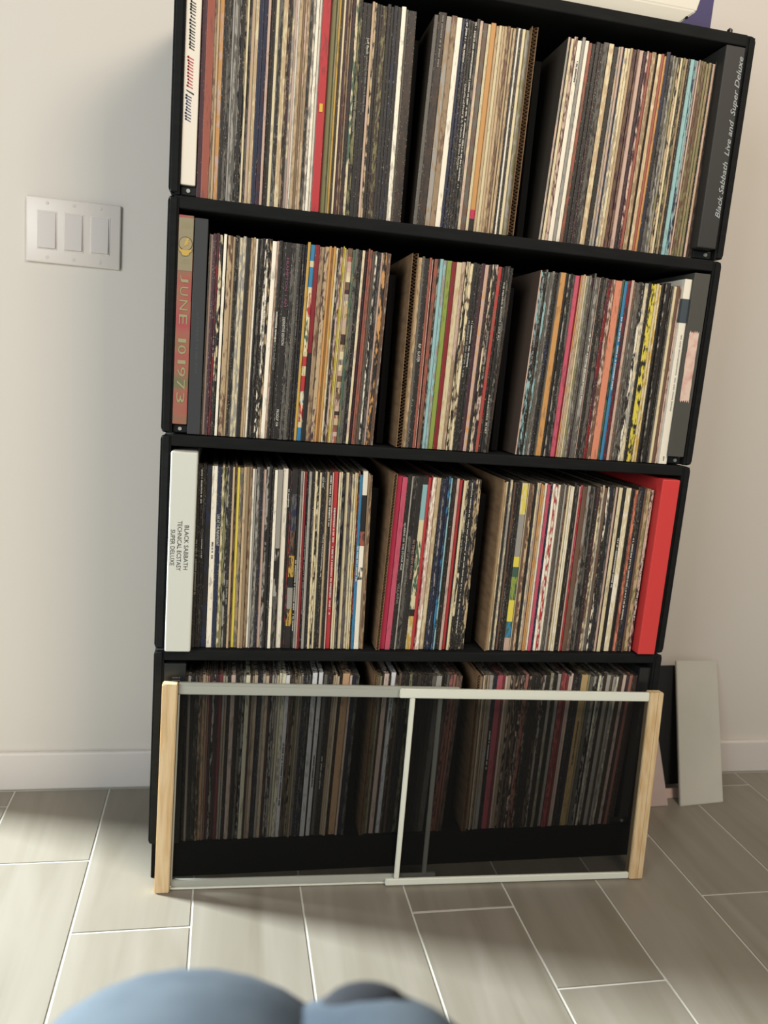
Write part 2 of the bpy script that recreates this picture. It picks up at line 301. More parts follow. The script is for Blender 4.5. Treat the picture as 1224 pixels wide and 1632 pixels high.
# ------------------------------------------------------------------ records
COL = dict(k='2b2826', g='5f5b54', G='98938a', t='988164', T='bda480', c='d8c9a3', w='ece3cf', b='6a5040', B='3e3028', r='b0373a', R='7d2529',
           m='462c33', n='282d42', l='8fb6b6', u='3a7ba3', o='c59156', O='bb8340', y='d8c650', Y='c09a47', v='7d7853', e='8f9e4a', E='47604f',
           p='c4566a', q='c3a696', s='9c5848', a='cf8467', P='b52f4b', K='1c1a19', C='8a6c4c')
CN = dict(k='black', g='dark grey', G='grey', t='tan', T='light tan', c='cream', w='white', b='brown', B='dark brown', r='bright red', R='dark red',
          m='maroon', n='navy', l='pale blue', u='blue', o='orange', O='orange', y='yellow', Y='mustard', v='olive', e='green', E='dark green',
          p='pink', q='dusty pink', s='rust red', a='salmon', P='crimson')
DATA = [
    (1, 'L', 0.0409, '63 m 175 s 212 bt 246 T 314 oq 362 k 404 kg 435 gk 463 G 515 gG 541 g 565 Gk 621 k 645 kT 676 c 717 kg 767 Tq 818 Tc 882 n 946 nm 987 q 1027 kB 1065 k 1116 c 1172 gk 1242 Tc 1273 tk 1305 mk 1345 cG 1380 q 1408 w 1459 Tt 1492 t 1525 tq 1567 Tt 1609 kg 1656 wG 1703 w 1750 w 1873 r 1887 R 1968 v 2001 vt 2035 Y 2068 B 2101 c 2135 m 2173 bt 2197 tb 2254 km 2297 cE 2357 kv*.45-.6 2424 k!7 2501 k!6 2540 qT 2574 kT 2617 k 2656 kB 2739 Bv 2792 k 2841 k 2899 kn 2958 k 3027 w 3061 g 3194 Bk'),
    (1, 'M', 0.3847, '65 g 194 kB*.02-.25 276 Gt 365 tb 450 w 499 n 553 nk*.02-.2 598 k!1 644 k 693 kg*.0-.8 742 kg 792 cq 875 gb 924 c 1007 o!2 1057 T 1107 c 1149 T 1199 Tt 1249 bt 1294 T 1341 Tt 1375 k 1417 w 1450 k 1501 c 1594 Gv 1704 B#'),
    (1, 'R', 0.6031, '37 Gq 56 B 105 c 167 bq 248 w*.1-.2 303 G 368 w 428 sb 497 k 566 k 597 mk 628 k 723 gk 811 Tc 893 k 937 GT 982 qG 1007 n 1058 cG 1108 cT 1153 T 1230 bm 1269 bm 1352 q 1407 km 1448 mq 1503 s 1579 tT 1614 B 1676 Tc 1725 s 1767 o 1836 kn 1892 gk 1941 Gg 1990 Gv 2032 Tk 2081 c 2123 kv 2172 tT 2214 k 2292 l 2327 ln 2369 Gn 2398 q 2454 bv 2511 bv 2561 vt 2611 tv 2639 k 2682 qT 2739 Bb 2796 B'),
    (2, 'L', 0.0627, '22 g 60 q 110 m 154 mR*.5-.6 204 kc 217 k 263 w 276 k 353 Tb 397 T 431 k 459 kg 509 cG 559 cG 626 k 669 T 697 Tt 736 w 774 k 813 kg 847 kB 881 kw 915 kw*.3-.6 958 kT 1026 w 1065 qt 1119 k*.35-.5 1158 k 1265 k!3 1329 gk 1383 g 1432 k!8 1461 k*.1-.15 1506 nk 1550 Y 1624 c@ 1698 R!9 1780 bt 1847 Tm 1885 o 1917 o 1953 oY 1988 cT 2026 kG 2069 bq 2091 y 2113 yc 2145 T 2222 b= 2265 Ev 2320 gk 2347 k 2380 kg 2424 cq 2474 mk 2501 s 2540 sb 2573 bg 2595 g 2623 kw 2650 k 2683 kg 2717 q 2783 ko 2811 b 2844 bG'),
    (2, 'M', 0.3847, '103 C# 170 Tt 210 g 288 k!10 329 s 348 q 370 R 430 bs 460 kG 519 l 572 Gl 662 e 737 R 827 cT 895 tq 926 kc 963 kc 1016 cb 1077 k*.3-.6 1123 k*.3-.55 1153 k 1214 m 1283 qo 1329 km 1359 ck 1436 kq*.35-.6 1498 sr 1551 k 1598 k!4 1644 kg 1693 kB'),
    (2, 'R', 0.6023, '25 q 94 kl*.02-.5 136 gk 178 gl 220 g 261 gG 317 kn 345 k 373 g 472 o 521 k 549 kG 598 k 640 kg 725 p 746 r 775 oq 796 q 831 T 860 c 909 Gv 952 gG 995 gm 1030 g 1095 gG*.3-.7 1123 q 1181 k 1259 gk 1324 mR 1403 bq 1530 a 1579 Ek 1637 u*.2-.6 1703 mR 1760 q 1802 gb 1843 gG 1918 gk 1967 kw 2034 cG 2092 k 2192 yk 2242 cY 2284 Yc 2326 k 2360 k 2393 kG 2461 k 2494 kg 2528 g 2587 c 2646 b 2694 qb'),
    (3, 'L', 0.0598, '49 k*.4-.7 97 k*.02-.2 124 kg*.4-.5 151 k 238 kn 328 w*.4-.5 401 n!11 445 cv 483 vk 516 Gk 571 k*.6-.75 609 T 642 bk 692 y 752 gt 797 T 846 t 896 tb 935 w 963 G 1024 gG 1074 kn 1124 q 1169 kG*.4-.6 1224 k 1258 k 1312 w 1399 kG@2 1485 w 1522 k*.1-.2 1555 kR 1655 kY@3 1695 k*.5-.9 1738 G 1761 q 1801 R 1836 k*.3-.8 1884 G 1911 k 1939 k*.2-.5 1979 cT 2014 kc 2050 c 2096 k 2136 k!12 2179 T 2231 k*.02-.3 2255 q 2331 r*.2-.8 2343 m 2379 c 2407 cG 2447 nG 2463 k 2520 c 2568 gm 2616 cG 2649 c 2673 cY 2705 kR 2755 u*.4-.6 2843 wk@4 2875 t 2924 tb'),
    (3, 'M', 0.3819, '66 C# 161 P 252 p 326 k!5 355 G 429 kg!13 530 k!14 626 Ec@5 678 r 700 Rq 775 wq 857 Tc 875 k 905 n 939 nG 992 n 1030 nu 1060 lk 1100 k 1143 kB 1195 q 1256 r 1274 k 1324 c 1370 kc*.2-.5 1407 k 1446 k*.02-.9 1491 kn 1545 kT 1598 kT'),
    (3, 'R', 0.5810, '25 C# 63 T 103 Tc 138 k 189 Gc 214 k 246 b 277 kb*.6-.8 322 k 366 k 480 Ey@6 506 c 544 b 595 bT 646 k 687 cG 723 q 755 o 790 oT 838 w 903 p 941 n 993 wq 1045 rw 1092 w 1129 bg 1164 g 1203 G 1239 kb 1284 c 1317 w 1356 cw 1398 k 1443 kg 1473 q 1519 rp 1609 b 1670 Gb 1731 kg 1776 gk 1807 k 1860 mk 1901 cb 1944 cG 2005 bg 2051 kw 2113 kn 2159 gk 2202 q 2223 k 2297 c 2367 k*.3-.6 2468 wc 2517 k!15 2545 k 2608 sa 2670 kg*.3-.8 2732 kn 2771 b 2857 Tv 2923 mq*.3-.8'),
    (4, 'L', 0.0540, '48 kB 94 G 159 k 231 kg 283 Bt 342 to 375 t 408 s 454 m 500 kG*.6-.9 533 Bm 566 m 619 R 665 Gt 698 tG 758 k 831 q 905 k 951 gk 1005 Gk 1079 c 1112 m 1146 t 1206 Tt 1247 n 1287 nk 1341 GT 1398 T 1446 m 1487 Gk 1521 Gk 1569 GT 1616 c 1684 cG 1753 w*.4-.8 1794 Bb 1835 Bb 1876 tk 1911 v 1945 t 1986 G 2035 nk 2076 ng 2111 gn 2138 k 2224 w 2249 k 2322 w*.5-.7 2344 k 2405 g 2451 k*.5-.7 2500 k 2540 T 2573 T 2615 T 2669 Bk 2796 o 2838 q 2909 n 2965 gk'),
    (4, 'M', 0.3784, '50 C# 93 vb 143 vt 179 B 266 q 302 k 388 w*.1-.3 446 Bv 497 b 562 k 635 kn*.1-.2 708 vk 781 k 869 B 928 k 986 k 1060 kg 1134 g 1237 G 1282 k 1326 k 1378 g 1445 sm 1505 s 1550 sb 1617 bB'),
    (4, 'R', 0.5736, '76 C# 129 T 167 T 205 Tt 243 tG 319 Gt 395 kn*.35-.6 503 P 549 R 595 q 656 t 702 kt 749 b 795 kt 857 Bb 919 kq*.4-.6 997 sm 1059 Bt 1137 k 1215 k 1278 kb 1340 BG 1419 k 1482 vG 1561 k 1640 G 1735 Rr 1783 R 1822 q 1866 q 1906 k 1946 km 1986 k 2034 n 2162 Y*.3-.6 2218 vt 2282 g 2347 Gk 2379 k 2428 cG 2476 Gk 2541 B 2622 G 2671 b 2728 G 2785 Gc 2867 B 2949 q 2998 m 3064 s 3130 B 3196 m'),
]
LEAN = {(1, 'L'): (0, -.001), (1, 'M'): (.007, .005), (1, 'R'): (.013, .004), (2, 'L'): (.002, .006), (2, 'M'): (0, .0105), (2, 'R'): (.0098, .001),
        (3, 'L'): (-.001, -.007), (3, 'M'): (.007, .002), (3, 'R'): (.001, .002), (4, 'L'): (-.002, .007), (4, 'M'): (.0045, .011), (4, 'R'): (-.003, .012)}
RH, RD = 0.3135, 0.274
BANDS = {   # (share of height from the bottom, colour pair) listed upwards
 '@': [(.07, 'u'), (.03, 'c'), (.1, 'cr'), (.06, 'uc'), (.08, 'r'), (.05, 'Yc'), (.05, 'r'), (.2, 'cE'), (.12, 'rc'), (.03, 'c'), (.1, 'u'), (.03, 'c'), (.08, 'u')],
 '@2': [(.3, 'kg'), (.1, 'kG'), (.1, 'k'), (.07, 'Gk'), (.43, 'G')], '@3': [(.13, 'k'), (.1, 'Yk'), (.12, 'G'), (.06, 'k'), (.12, 'Yk'), (.14, 'bk'), (.2, 'gn'), (.13, 'k')],
 '@4': [(.04, 'w'), (.36, 'w'), (.07, 'kw'), (.12, 'w'), (.08, 'sk'), (.2, 'k'), (.13, 'w')],
 '@5': [(.2, 'cY'), (.04, 'k'), (.1, 'cE'), (.3, 'Ec'), (.12, 'c'), (.2, 'l'), (.04, 'k')], '@6': [(.08, 'q'), (.1, 'Eu'), (.13, 'y'), (.14, 'eE'), (.06, 'E'), (.06, 'y'), (.25, 'G'), (.18, 'cy')],
 '!2': [(.06, 'k'), (.045, 'P'), (.895, 'o')], '!9': [(.46, 'k'), (.06, 'R'), (.48, 'R')]}
def quad_prism(V, Fc, A, xb, xt, z0, z1, yf, yb, segs, side):
    """one sleeve: spine front at yf; segs = [(share, ca, cb, mix, wear)]; appends to lists"""
    n0 = len(V); H = z1 - z0; t = min(xb[1] - xb[0], xt[1] - xt[0]); ch = min(0.28 * t, 0.0012)
    acc = 0.0; lev = [0.0]
    for s in segs: acc += s[0]; lev.append(acc)
    lev = [l / acc for l in lev]
    for i, l in enumerate(lev):
        z = z0 + l * H; xl = xb[0] + (xt[0] - xb[0]) * l; xr = xb[1] + (xt[1] - xb[1]) * l
        r = 0.0008 if i in (0, len(lev) - 1) else 0
        V += [(xl, yb, z), (xl, yf + ch, z), (xl + ch, yf + r, z), (xr - ch, yf + r, z), (xr, yf + ch, z), (xr, yb, z)]
    sd = rnd.random() * 50
    for i, s in enumerate(segs):
        a = n0 + i * 6; b = a + 6
        for j in range(6):
            k = (j + 1) % 6
            Fc.append((a + j, a + k, b + k, b + j))
            if j in (1, 2, 3): A.append((s[1], s[2], (s[3], s[4] + (0.35 if j != 2 else 0), sd + i * 3.1)))
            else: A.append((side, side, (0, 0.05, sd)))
    Fc.append(tuple(n0 + 5 - j for j in range(6))); A.append((side, side, (0, 0, sd)))
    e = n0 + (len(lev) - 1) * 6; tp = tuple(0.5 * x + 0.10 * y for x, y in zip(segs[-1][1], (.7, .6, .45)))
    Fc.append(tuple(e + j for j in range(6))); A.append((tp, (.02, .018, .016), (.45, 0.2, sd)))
def attr_mesh(name, V, Fc, A):
    me = bpy.data.meshes.new(name); me.from_pydata(V, [], Fc)
    for nm, i in (('ca', 0), ('cb', 1), ('par', 2)):
        at = me.attributes.new(nm, 'FLOAT_VECTOR', 'FACE')
        flat = [c for a in A for c in a[i]]; at.data.foreach_set('vector', flat)
    me.materials.append(M['sleeve']); me.update(); return me
recs = []
for row, st, x0, s in DATA:
    tk = s.split(); n = len(tk) // 2; pr = 0.0; W = float(tk[-2]) / 1e4; la, lb = LEAN[(row, st)]
    for i in range(n):
        e = float(tk[2 * i]) / 1e4; code = tk[2 * i + 1]
        la_ = la + (lb - la) * (pr / W); lb_ = la + (lb - la) * (e / W); g = 0.00022
        recs.append(dict(row=row, st=st, i=i, n=n, a=x0 + pr + g, b=x0 + e - g, la=la_, lb=lb_, code=code, t=e - pr)); pr = e
def parse(code):
    j = 0
    while j < len(code) and j < 2 and code[j].isalpha(): j += 1
    return code[:j], code[j:]
ORD = ['first', 'second', 'third', 'fourth', 'fifth', 'sixth', 'seventh', 'eighth', 'ninth', 'tenth', 'eleventh', 'twelfth', 'thirteenth', 'fourteenth', 'fifteenth',
       'sixteenth', 'seventeenth', 'eighteenth', 'nineteenth', 'twentieth']
TEN = ['', '', 'twenty', 'thirty', 'forty', 'fifty', 'sixty']
def ordinal(n):
    return ORD[n - 1] if n <= 20 else (TEN[n // 10] + ('-' + ORD[n % 10 - 1] if n % 10 else '')).replace('thirty', 'thirty') + ('th' if n % 10 == 0 else '')
CRN = {1: 'top crate', 2: 'second crate', 3: 'third crate', 4: 'bottom crate'}; STN = {'L': 'left', 'M': 'middle', 'R': 'right'}
LET = [
    (1, 'M', 0.4464, 1.3763, 1.2477, 'Oakville of Pride & A Tribute to Bruce Duncan', 'w'),
    (1, 'M', 0.4398, 1.4207, 1.3931, 'Genesis', 'g'),
    (1, 'L', 0.2851, 1.4192, 1.3954, 'Jeff Beck', 'w'),
    (1, 'L', 0.2850, 1.3926, 1.3122, 'performing this week... live at Ronnie Scotts', 'g'),
    (2, 'L', 0.1735, 0.9546, 0.9048, "FOOL'S PARADISE", 'g'),
    (2, 'L', 0.1844, 0.9899, 0.9455, 'DEFINITIVE EDITION', 'w'),
    (2, 'L', 0.1823, 0.8421, 0.8144, 'PROGLP 104', 'w'),
    (2, 'L', 0.2053, 1.0182, 0.9523, "Live at Max's Kansas City Volumes 1 & 2", 'g'),
    (2, 'L', 0.1843, 1.0815, 1.0063, 'FRAMPTON  I AM', 'm'),
    (2, 'M', 0.4118, 0.9672, 0.9374, 'RIP - SLAYER', 'w'),
    (2, 'M', 0.5444, 1.0809, 0.9839, 'THE MELVINS: BONGOS + LICE ALL', 'w'),
    (2, 'M', 0.5400, 0.8922, 0.8254, 'PUNKRECORDS  BE NET', 'w'),
    (3, 'L', 0.0969, 0.6621, 0.6089, 'LIVE AT THE PARAMOUNT', 'w'),
    (3, 'L', 0.2700, 0.6339, 0.5599, 'LIVE AT THE FORUM, MONTREAL, 1985', 'w'),
    (3, 'L', 0.2656, 0.7339, 0.7168, 'IGGY POP', 'w'),
    (3, 'M', 0.4116, 0.6617, 0.5764, 'QUEENS OF THE STONE AGE', 'w'),
    (3, 'M', 0.4095, 0.5525, 0.5147, 'VILLAINS', 'g'),
    (3, 'M', 0.4208, 0.6375, 0.5459, 'Queens of the Stone Age', 'g'),
    (3, 'M', 0.4294, 0.6312, 0.5610, 'IN TIMES NEW ROMAN', 'q')]
def marks(rng, t, lean, H, yf, bright):   # tiny illegible print: little upright strokes, one mesh
    V, Fc = [], []; z = rng[0] * H; top = rng[1] * H; hw = min(t * 0.24, 0.0014)
    while z < top:
        l = rnd.uniform(0.0008, 0.0016)
        if rnd.random() < 0.84:
            c = lean * (z / H - 0.5); a = rnd.uniform(.55, 1) * hw; n = len(V)
            V += [(c - a, yf, z), (c + hw, yf, z), (c + hw, yf, z + l), (c - a, yf, z + l)]; Fc.append((n, n + 1, n + 2, n + 3))
        z += l + 0.0007
    me = bpy.data.meshes.new('lettering'); me.from_pydata(V, [], Fc); me.materials.append(bright); return me
cards = []
live = []
for R in recs:
    base, opt = parse(R['code'])
    if opt == '#': cards.append(R); continue
    live.append(R); R['base'] = base; R['opt'] = opt
live_sorted = sorted(live, key=lambda R: -R['t'] * (1.0 if R['row'] < 4 else 0.8) - (1 if (R['opt'][:1] in ('!', '@', '*', '=')) else 0))
top300 = set(id(R) for R in live_sorted[:300])
SV, SF, SA = [], [], []
for R in live:
    z0 = P0 + (4 - R['row']) * PH + 0.0004; H = RH + rnd.uniform(-.002, .0015); yf = 0.010 + rnd.uniform(-.002, .0025)
    if rnd.random() < .06: H += .004
    base, opt = R['base'], R['opt']
    def cc(ch):
        c = lin(COL[ch]);
        if R['row'] == 4: c = tuple(min(.7, (x * .66 + .34 * (c[0] * .35 + c[1] * .5 + c[2] * .15) * k_) * 1.15) for x, k_ in zip(c, (1.02, 1.0, .9)))
        j = 1 + rnd.uniform(-.08, .08); return tuple(x * j for x in c)
    dark = base[0] in 'kKBmng'
    wear = (0.30 if dark else 0.10) * rnd.uniform(.5, 1.3)
    key = opt if opt in BANDS else None
    if key: segs = [(sh, cc(c[0]), cc(c[-1]), .5 if len(c) > 1 else 0, .1) for sh, c in BANDS[key]]
    elif opt == '=':
        segs = [(rnd.uniform(.5, 1.2), cc(c), cc(rnd.choice('bTq')), .3, .15) for c in [rnd.choice('bmTqBsGc') for _ in range(34)]]
    elif len(base) == 2: segs = [(1, cc(base[0]), cc(base[1]), rnd.uniform(.38, .52), wear)]
    else: segs = [(1, cc(base[0]), tuple(x * .6 + .02 for x in cc(base[0])), .22, wear)]
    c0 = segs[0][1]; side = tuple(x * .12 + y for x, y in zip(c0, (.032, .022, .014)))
    A_, B_ = fx(R['a'], yf), fx(R['b'], yf)
    big = id(R) in top300
    ox = (A_ + B_) / 2 if big else 0; oz = z0 if big else 0
    xb = (A_ - ox - R['la'] / 2, B_ - ox - R['lb'] / 2); xt = (A_ - ox + R['la'] / 2, B_ - ox + R['lb'] / 2)
    if not big:
        quad_prism(SV, SF, SA, xb, xt, z0, z0 + H, yf, yf + RD, segs, side); continue
    V, Fc, A = [], [], []
    quad_prism(V, Fc, A, xb, xt, 0, H, 0, RD, segs, side)
    o = link('record', attr_mesh('record', V, Fc, A), None, None, (ox, yf, oz)); R['obj'] = o; R['yf'] = yf
    o['group'] = 'records in the %s stack of the %s' % (STN[R['st']], CRN[R['row']]); o['category'] = 'record'
    i, n = R['i'] + 1, R['n']; side_ = 'left' if i <= n - i + 1 else 'right'; k = min(i, n - i + 1)
    desc = CN[base[0]]
    if opt == '@': desc = 'colourful cartoon-patterned'
    elif opt == '=': desc = 'brown and cream striped'
    elif opt in ('@2', '@3', '@4'): desc = 'picture-printed ' + desc
    elif opt == '!9': desc = 'red and black'
    elif len(base) == 2 and CN[base[1]] != desc: desc += ' and ' + CN[base[1]]
    R['ptxt'] = opt.startswith('*')
    o['label'] = '%s record%s, %s from %s, %s stack, %s' % (desc, ' with small print' if R['ptxt'] else '', ordinal(k), side_, STN[R['st']], CRN[R['row']])
    if R['ptxt']:
        a, b = [float(v) for v in opt[1:].split('-')]
        link('lettering', marks((1 - b, 1 - a), R['t'], (R['la'] + R['lb']) / 2, H, -0.0002, M['ink_g'] if dark and rnd.random() < .5 else (M['ink_w'] if dark or base[0] in 'ru' else M['ink_k'])), None, o)
o = link('record_sleeves', attr_mesh('record_sleeves', SV, SF, SA)); tag(o, 'thinnest record sleeves squeezed between the thicker ones in all four crates', 'records', kind='stuff')
for row, st, x, zt, zb, s, ck in LET:
    xx = x; best = None
    for R in live:
        if R['row'] == row and R['st'] == st and 'obj' in R:
            zc = ((zt + zb) / 2 - (P0 + (4 - row) * PH)) / RH - .5
            c = (R['a'] + R['b']) / 2 + (R['la'] + R['lb']) / 2 * zc; d = abs(c - xx) - R['t'] * .2
            if best is None or d < best[0]: best = (d, R, c)
    d, R, c = best; yf = R['yf']
    tall = min(R['t'] * .62, 0.0042)
    if s in ('QUEENS OF THE STONE AGE',): tall = R['t'] * .5
    ln = (R['la'] + R['lb']) / 2 * (zt - zb) / RH
    text(s, 'lettering', (fx(c, yf), yf - 0.0003, zt), zt - zb, tall, M['ink_' + ck], R['obj'], True)
    lb_ = R['obj']['label']
    if 'lettered' not in lb_: R['obj']['label'] = lb_.replace(' with small print', '').replace(' record', ' record lettered ' + ' '.join(s.replace(':', '').split()[:2]))
# red price sticker dots and labels on single sleeves
# ------------------------------------------------------------------ cardboard sheets with a corrugated edge
def cardboard(x0, x1, z0, h, yf, la, lb, label, d=RD):
    t = x1 - x0; xo = (x0 + x1) / 2; root = empty('cardboard_sheet', (xo, yf, z0)); tag(root, label, 'cardboard')
    lean = (la + lb) / 2
    for nm, a, b in (('liner', -t / 2, -t / 2 + .0009), ('liner', t / 2 - .0009, t / 2)):
        V = []
        for z, s in ((0, -.5), (h, .5)): V += [(a + lean * s, 0, z), (b + lean * s, 0, z), (b + lean * s, d, z), (a + lean * s, d, z)]
        me = bpy.data.meshes.new(nm); me.from_pydata(V, [], [(3, 2, 1, 0), (4, 5, 6, 7), (0, 1, 5, 4), (1, 2, 6, 5), (2, 3, 7, 6), (3, 0, 4, 7)]); link(nm, me, M['card'], root)
    V, Fc = [], []; n = int(h / .0028); w = max(.0006, t / 2 - .0011)
    for i in range(n + 1):
        z = i * h / n; c = lean * (z / h - .5) + (w if i % 2 else -w)
        V += [(c - .0003, .0006, z), (c + .0003, .0006, z), (c, d, z)]
        if i: a = 3 * i; Fc += [(a - 3, a - 2, a + 1, a), (a - 3, a, a + 2, a - 1)]
    me = bpy.data.meshes.new('fluting'); me.from_pydata(V, [], Fc); link('fluting', me, M['card'], root)
for R in cards:
    yf = 0.005; lab = 'brown corrugated cardboard sheet at the %s end of the %s stack in the %s' % ('left' if R['i'] == 0 else 'right', STN[R['st']], CRN[R['row']])
    cardboard(fx(R['a'], yf), fx(R['b'], yf), P0 + (4 - R['row']) * PH + .0004, RH + .004, yf, R['la'], R['lb'], lab)
# ------------------------------------------------------------------ box sets
def boxset(name, x0, x1, z0, z1, yf, m, label, cat='box set', bev=.0012, d=.27, group=None):
    a, b = fx(x0, yf), fx(x1, yf); o = box(name, -(b - a) / 2, (b - a) / 2, 0, d, 0, z1 - z0, m, None, bev, 2, ((a + b) / 2, yf, z0)); tag(o, label, cat); return o
Z = lambda r: P0 + (4 - r) * PH
BR = 0.0157
# top crate: white box with scribbled lettering
wb = boxset('box_set', .0172, .0392, Z(1) + BR, Z(1) + BR + .315, .006, mat('box_white', 'e6dccb', .5), 'white box set with black and red script lettering, far left of top crate')
def script_marks(z0, z1, m, xc=0, wd=.0062):
    V, Fc = [], []; z = z0
    while z < z1:
        n = len(V); w = rnd.uniform(.7, 1) * wd; th = .0016
        V += [(xc - w, -.0003, z + .002), (xc + w * .6, -.0003, z - .0015), (xc + w * .6, -.0003, z - .0015 + th), (xc - w, -.0003, z + .002 + th)]; Fc.append((n, n + 1, n + 2, n + 3))
        n = len(V); V += [(xc - w * .9, -.0003, z + .001), (xc - w * .5, -.0003, z + .001), (xc - w * .5, -.0003, z + .0042), (xc - w * .9, -.0003, z + .0042)]; Fc.append((n, n + 1, n + 2, n + 3))
        z += rnd.uniform(.0035, .0048)
    me = bpy.data.meshes.new('lettering'); me.from_pydata(V, [], Fc); link('lettering', me, m, wb)
zz = wb.location.z
script_marks(1.3610 - zz, 1.4240 - zz, M['ink_k']); script_marks(1.3085 - zz, 1.3480 - zz, M['ink_r'], -.001); script_marks(1.2620 - zz, 1.2960 - zz, M['ink_n'], -.002)
V = [(-.0075, -.0003, 1.3060 - zz), (-.006, -.0003, 1.3035 - zz), (.0045, -.0003, 1.2985 - zz), (.0045, -.0003, 1.3010 - zz)]
me = bpy.data.meshes.new('lettering'); me.from_pydata(V, [], [(0, 1, 2, 3)]); link('lettering', me, M['ink_k'], wb)
# top crate right: black box with silver handwriting
bs = boxset('box_set', .888, .9242, Z(1) + .0155, Z(1) + .0155 + .322, -.010, mat('box_charcoal', '2c2b29', .6), 'tall black box set with silver handwriting, far right of top crate', bev=.002)
text('Black Sabbath  Live and  Super Deluxe', 'lettering', (.9122, -.0105, 1.222), .256, .0120, M['silver'], bs, False, shear=.35, bold=.012)
# second crate: JUNE 10 1973 box
def june_mat():
    m = mat('box_rust_olive', '9c5a4a', .6); nt = m.node_tree; b = nt.nodes['Principled BSDF']
    tc = nt.nodes.new('ShaderNodeTexCoord'); n = nt.nodes.new('ShaderNodeTexNoise'); n.inputs['Scale'].default_value = 22; n.inputs['Detail'].default_value = 1
    cr = nt.nodes.new('ShaderNodeValToRGB'); e = cr.color_ramp.elements
    e[0].position = .35; e[0].color = (*lin('6f6a4e'), 1); e[1].position = .62; e[1].color = (*lin('a2484a'), 1); x = e.new(.48); x.color = (*lin('9a5f4c'), 1)
    nt.links.new(tc.outputs['Object'], n.inputs['Vector']); nt.links.new(n.outputs['Fac'], cr.inputs[0]); nt.links.new(cr.outputs[0], b.inputs['Base Color']); return m
jb = boxset('box_set', .0172, .0395, Z(2) + BR, Z(2) + BR + .319, .002, june_mat(), 'rust red and olive box set with skull emblem lettered JUNE 10 1973')
jx, jy, jz = jb.location
box('panel_top', -.0108, .0108, -.0004, .0002, .2370, .3150, mat('panel_khaki', '8f8468', .6), jb, 0)
z = 1.0385
for s_, L in (('J', .011), ('U', .0135), ('N', .0155), ('E', .0150)):
    text(s_, 'lettering', (jx, jy - .0008, z), L, .0125, M['ink_o'], jb, True); z -= L + .0065
z = .9480 - .006
for s_, L in (('1', .006), ('0', .014)):
    text(s_, 'lettering', (jx, jy - .0008, z), L, .0125, M['ink_o'], jb, True); z -= L + .004
z = .9090
for s_, L in (('1', .006), ('9', .0155), ('7', .0155), ('3', .0165)):
    text(s_, 'lettering', (jx, jy - .0008, z), L, .0125, M['ink_o'], jb, True); z -= L + .0045
em = bmesh.new(); cyl(em, (0, -.0006, 1.0850 - jz), (0, 1, 0), .0103, .0010, 28); link('emblem_ring', finish(em, 'emblem_ring'), mat('ring_dark', '4a3c2c', .6), jb)
em = bmesh.new(); cyl(em, (0, -.0009, 1.0850 - jz), (0, 1, 0), .0094, .0010, 28); link('emblem_disc', finish(em, 'emblem_disc'), mat('disc_khaki', '9d8f6c', .6), jb)
def poly(name, pts, y, m, par):
    bm_ = bmesh.new(); vs = [bm_.verts.new((x, y, z_)) for x, z_ in pts]; f = bm_.faces.new(vs)
    r = bmesh.ops.extrude_face_region(bm_, geom=[f]); bmesh.ops.translate(bm_, verts=[v for v in r['geom'] if isinstance(v, bmesh.types.BMVert)], vec=(0, .0004, 0))
    return link(name, finish(bm_, name), m, par)
e0 = 1.0850 - jz
poly('emblem_bolt', [(.0035, e0 + .0088), (.0058, e0 + .0062), (.0036, e0 + .0050), (.0056, e0 + .0026), (.0028, e0 + .0016), (.0044, e0 - .0010), (.0014, e0 - .0016), (-.0052, e0 - .0072), (-.0014, e0 - .0020), (-.0034, e0 - .0004), (-.0006, e0 + .0008), (-.0018, e0 + .0034), (.0010, e0 + .0042), (.0002, e0 + .0066)], -.0020, M['ink_gold'], jb)
poly('emblem_skull', [(-.0098, e0 - .0062), (-.0060, e0 - .0088), (0, e0 - .0096), (.0060, e0 - .0088), (.0098, e0 - .0062), (.0088, e0 - .0112), (.0062, e0 - .0128), (.0046, e0 - .0166), (.0020, e0 - .0178), (-.0020, e0 - .0178), (-.0046, e0 - .0166), (-.0062, e0 - .0128), (-.0088, e0 - .0112)], -.0022, M['ink_gold'], jb)
em = bmesh.new()
for zc in (1.1115, 1.0585):
    for k in range(7):
        bx(em, -.0066 + k * .0021, -.0061 + k * .0021, -.0007, -.0003, zc - jz - .0042, zc - jz + .0042)
link('engraved_rays', finish(em, 'engraved_rays'), M['ink_o'], jb)
gb = boxset('box_set', .0405, .0610, Z(2) + .0005, Z(2) + .333, .004, mat('box_slate', '333536', .5), 'dark slate grey box set beside the skull emblem box, second crate')
text('OUT OF THE BLUE  THE YEARS OF LIVE', 'lettering', (gb.location.x, .0035, .985), .095, .0040, mat('ink_slate', '515352', .6), gb, True)
# second crate right: white box set with slate band, grey box with torn label
wt = boxset('box_set', .8745, .8900, Z(2) + .0005, Z(2) + .0005 + .326, .002, mat('box_ivory', 'e9e2d0', .5), 'slim white box set with a slate blue band near its top, second crate')
b_ = (fx(.8900, .002) - fx(.8745, .002)) / 2
box('obi_band', -b_ - .0004, b_ + .0004, -.0006, .2704, 1.0440 - wt.location.z, 1.0850 - wt.location.z, mat('band_slate', '3f4a50', .5), wt, 0)
link('lettering', marks((.30, .72), .006, 0, .32, -.0003, M['ink_g']), None, wt); link('lettering', marks((.02, .05), .01, 0, .32, -.0003, M['ink_k']), None, wt)
gt = boxset('box_set', .8912, .9222, Z(2) + .0157, Z(2) + .0157 + .322, -.004, mat('box_greybrown', '474640', .6), 'thick dark grey box set with a torn peach paper label, second crate')
pts = []
lx0, lx1, lz0, lz1 = -.0098, .0088, .9080 - gt.location.z, 1.0290 - gt.location.z
N_ = 9
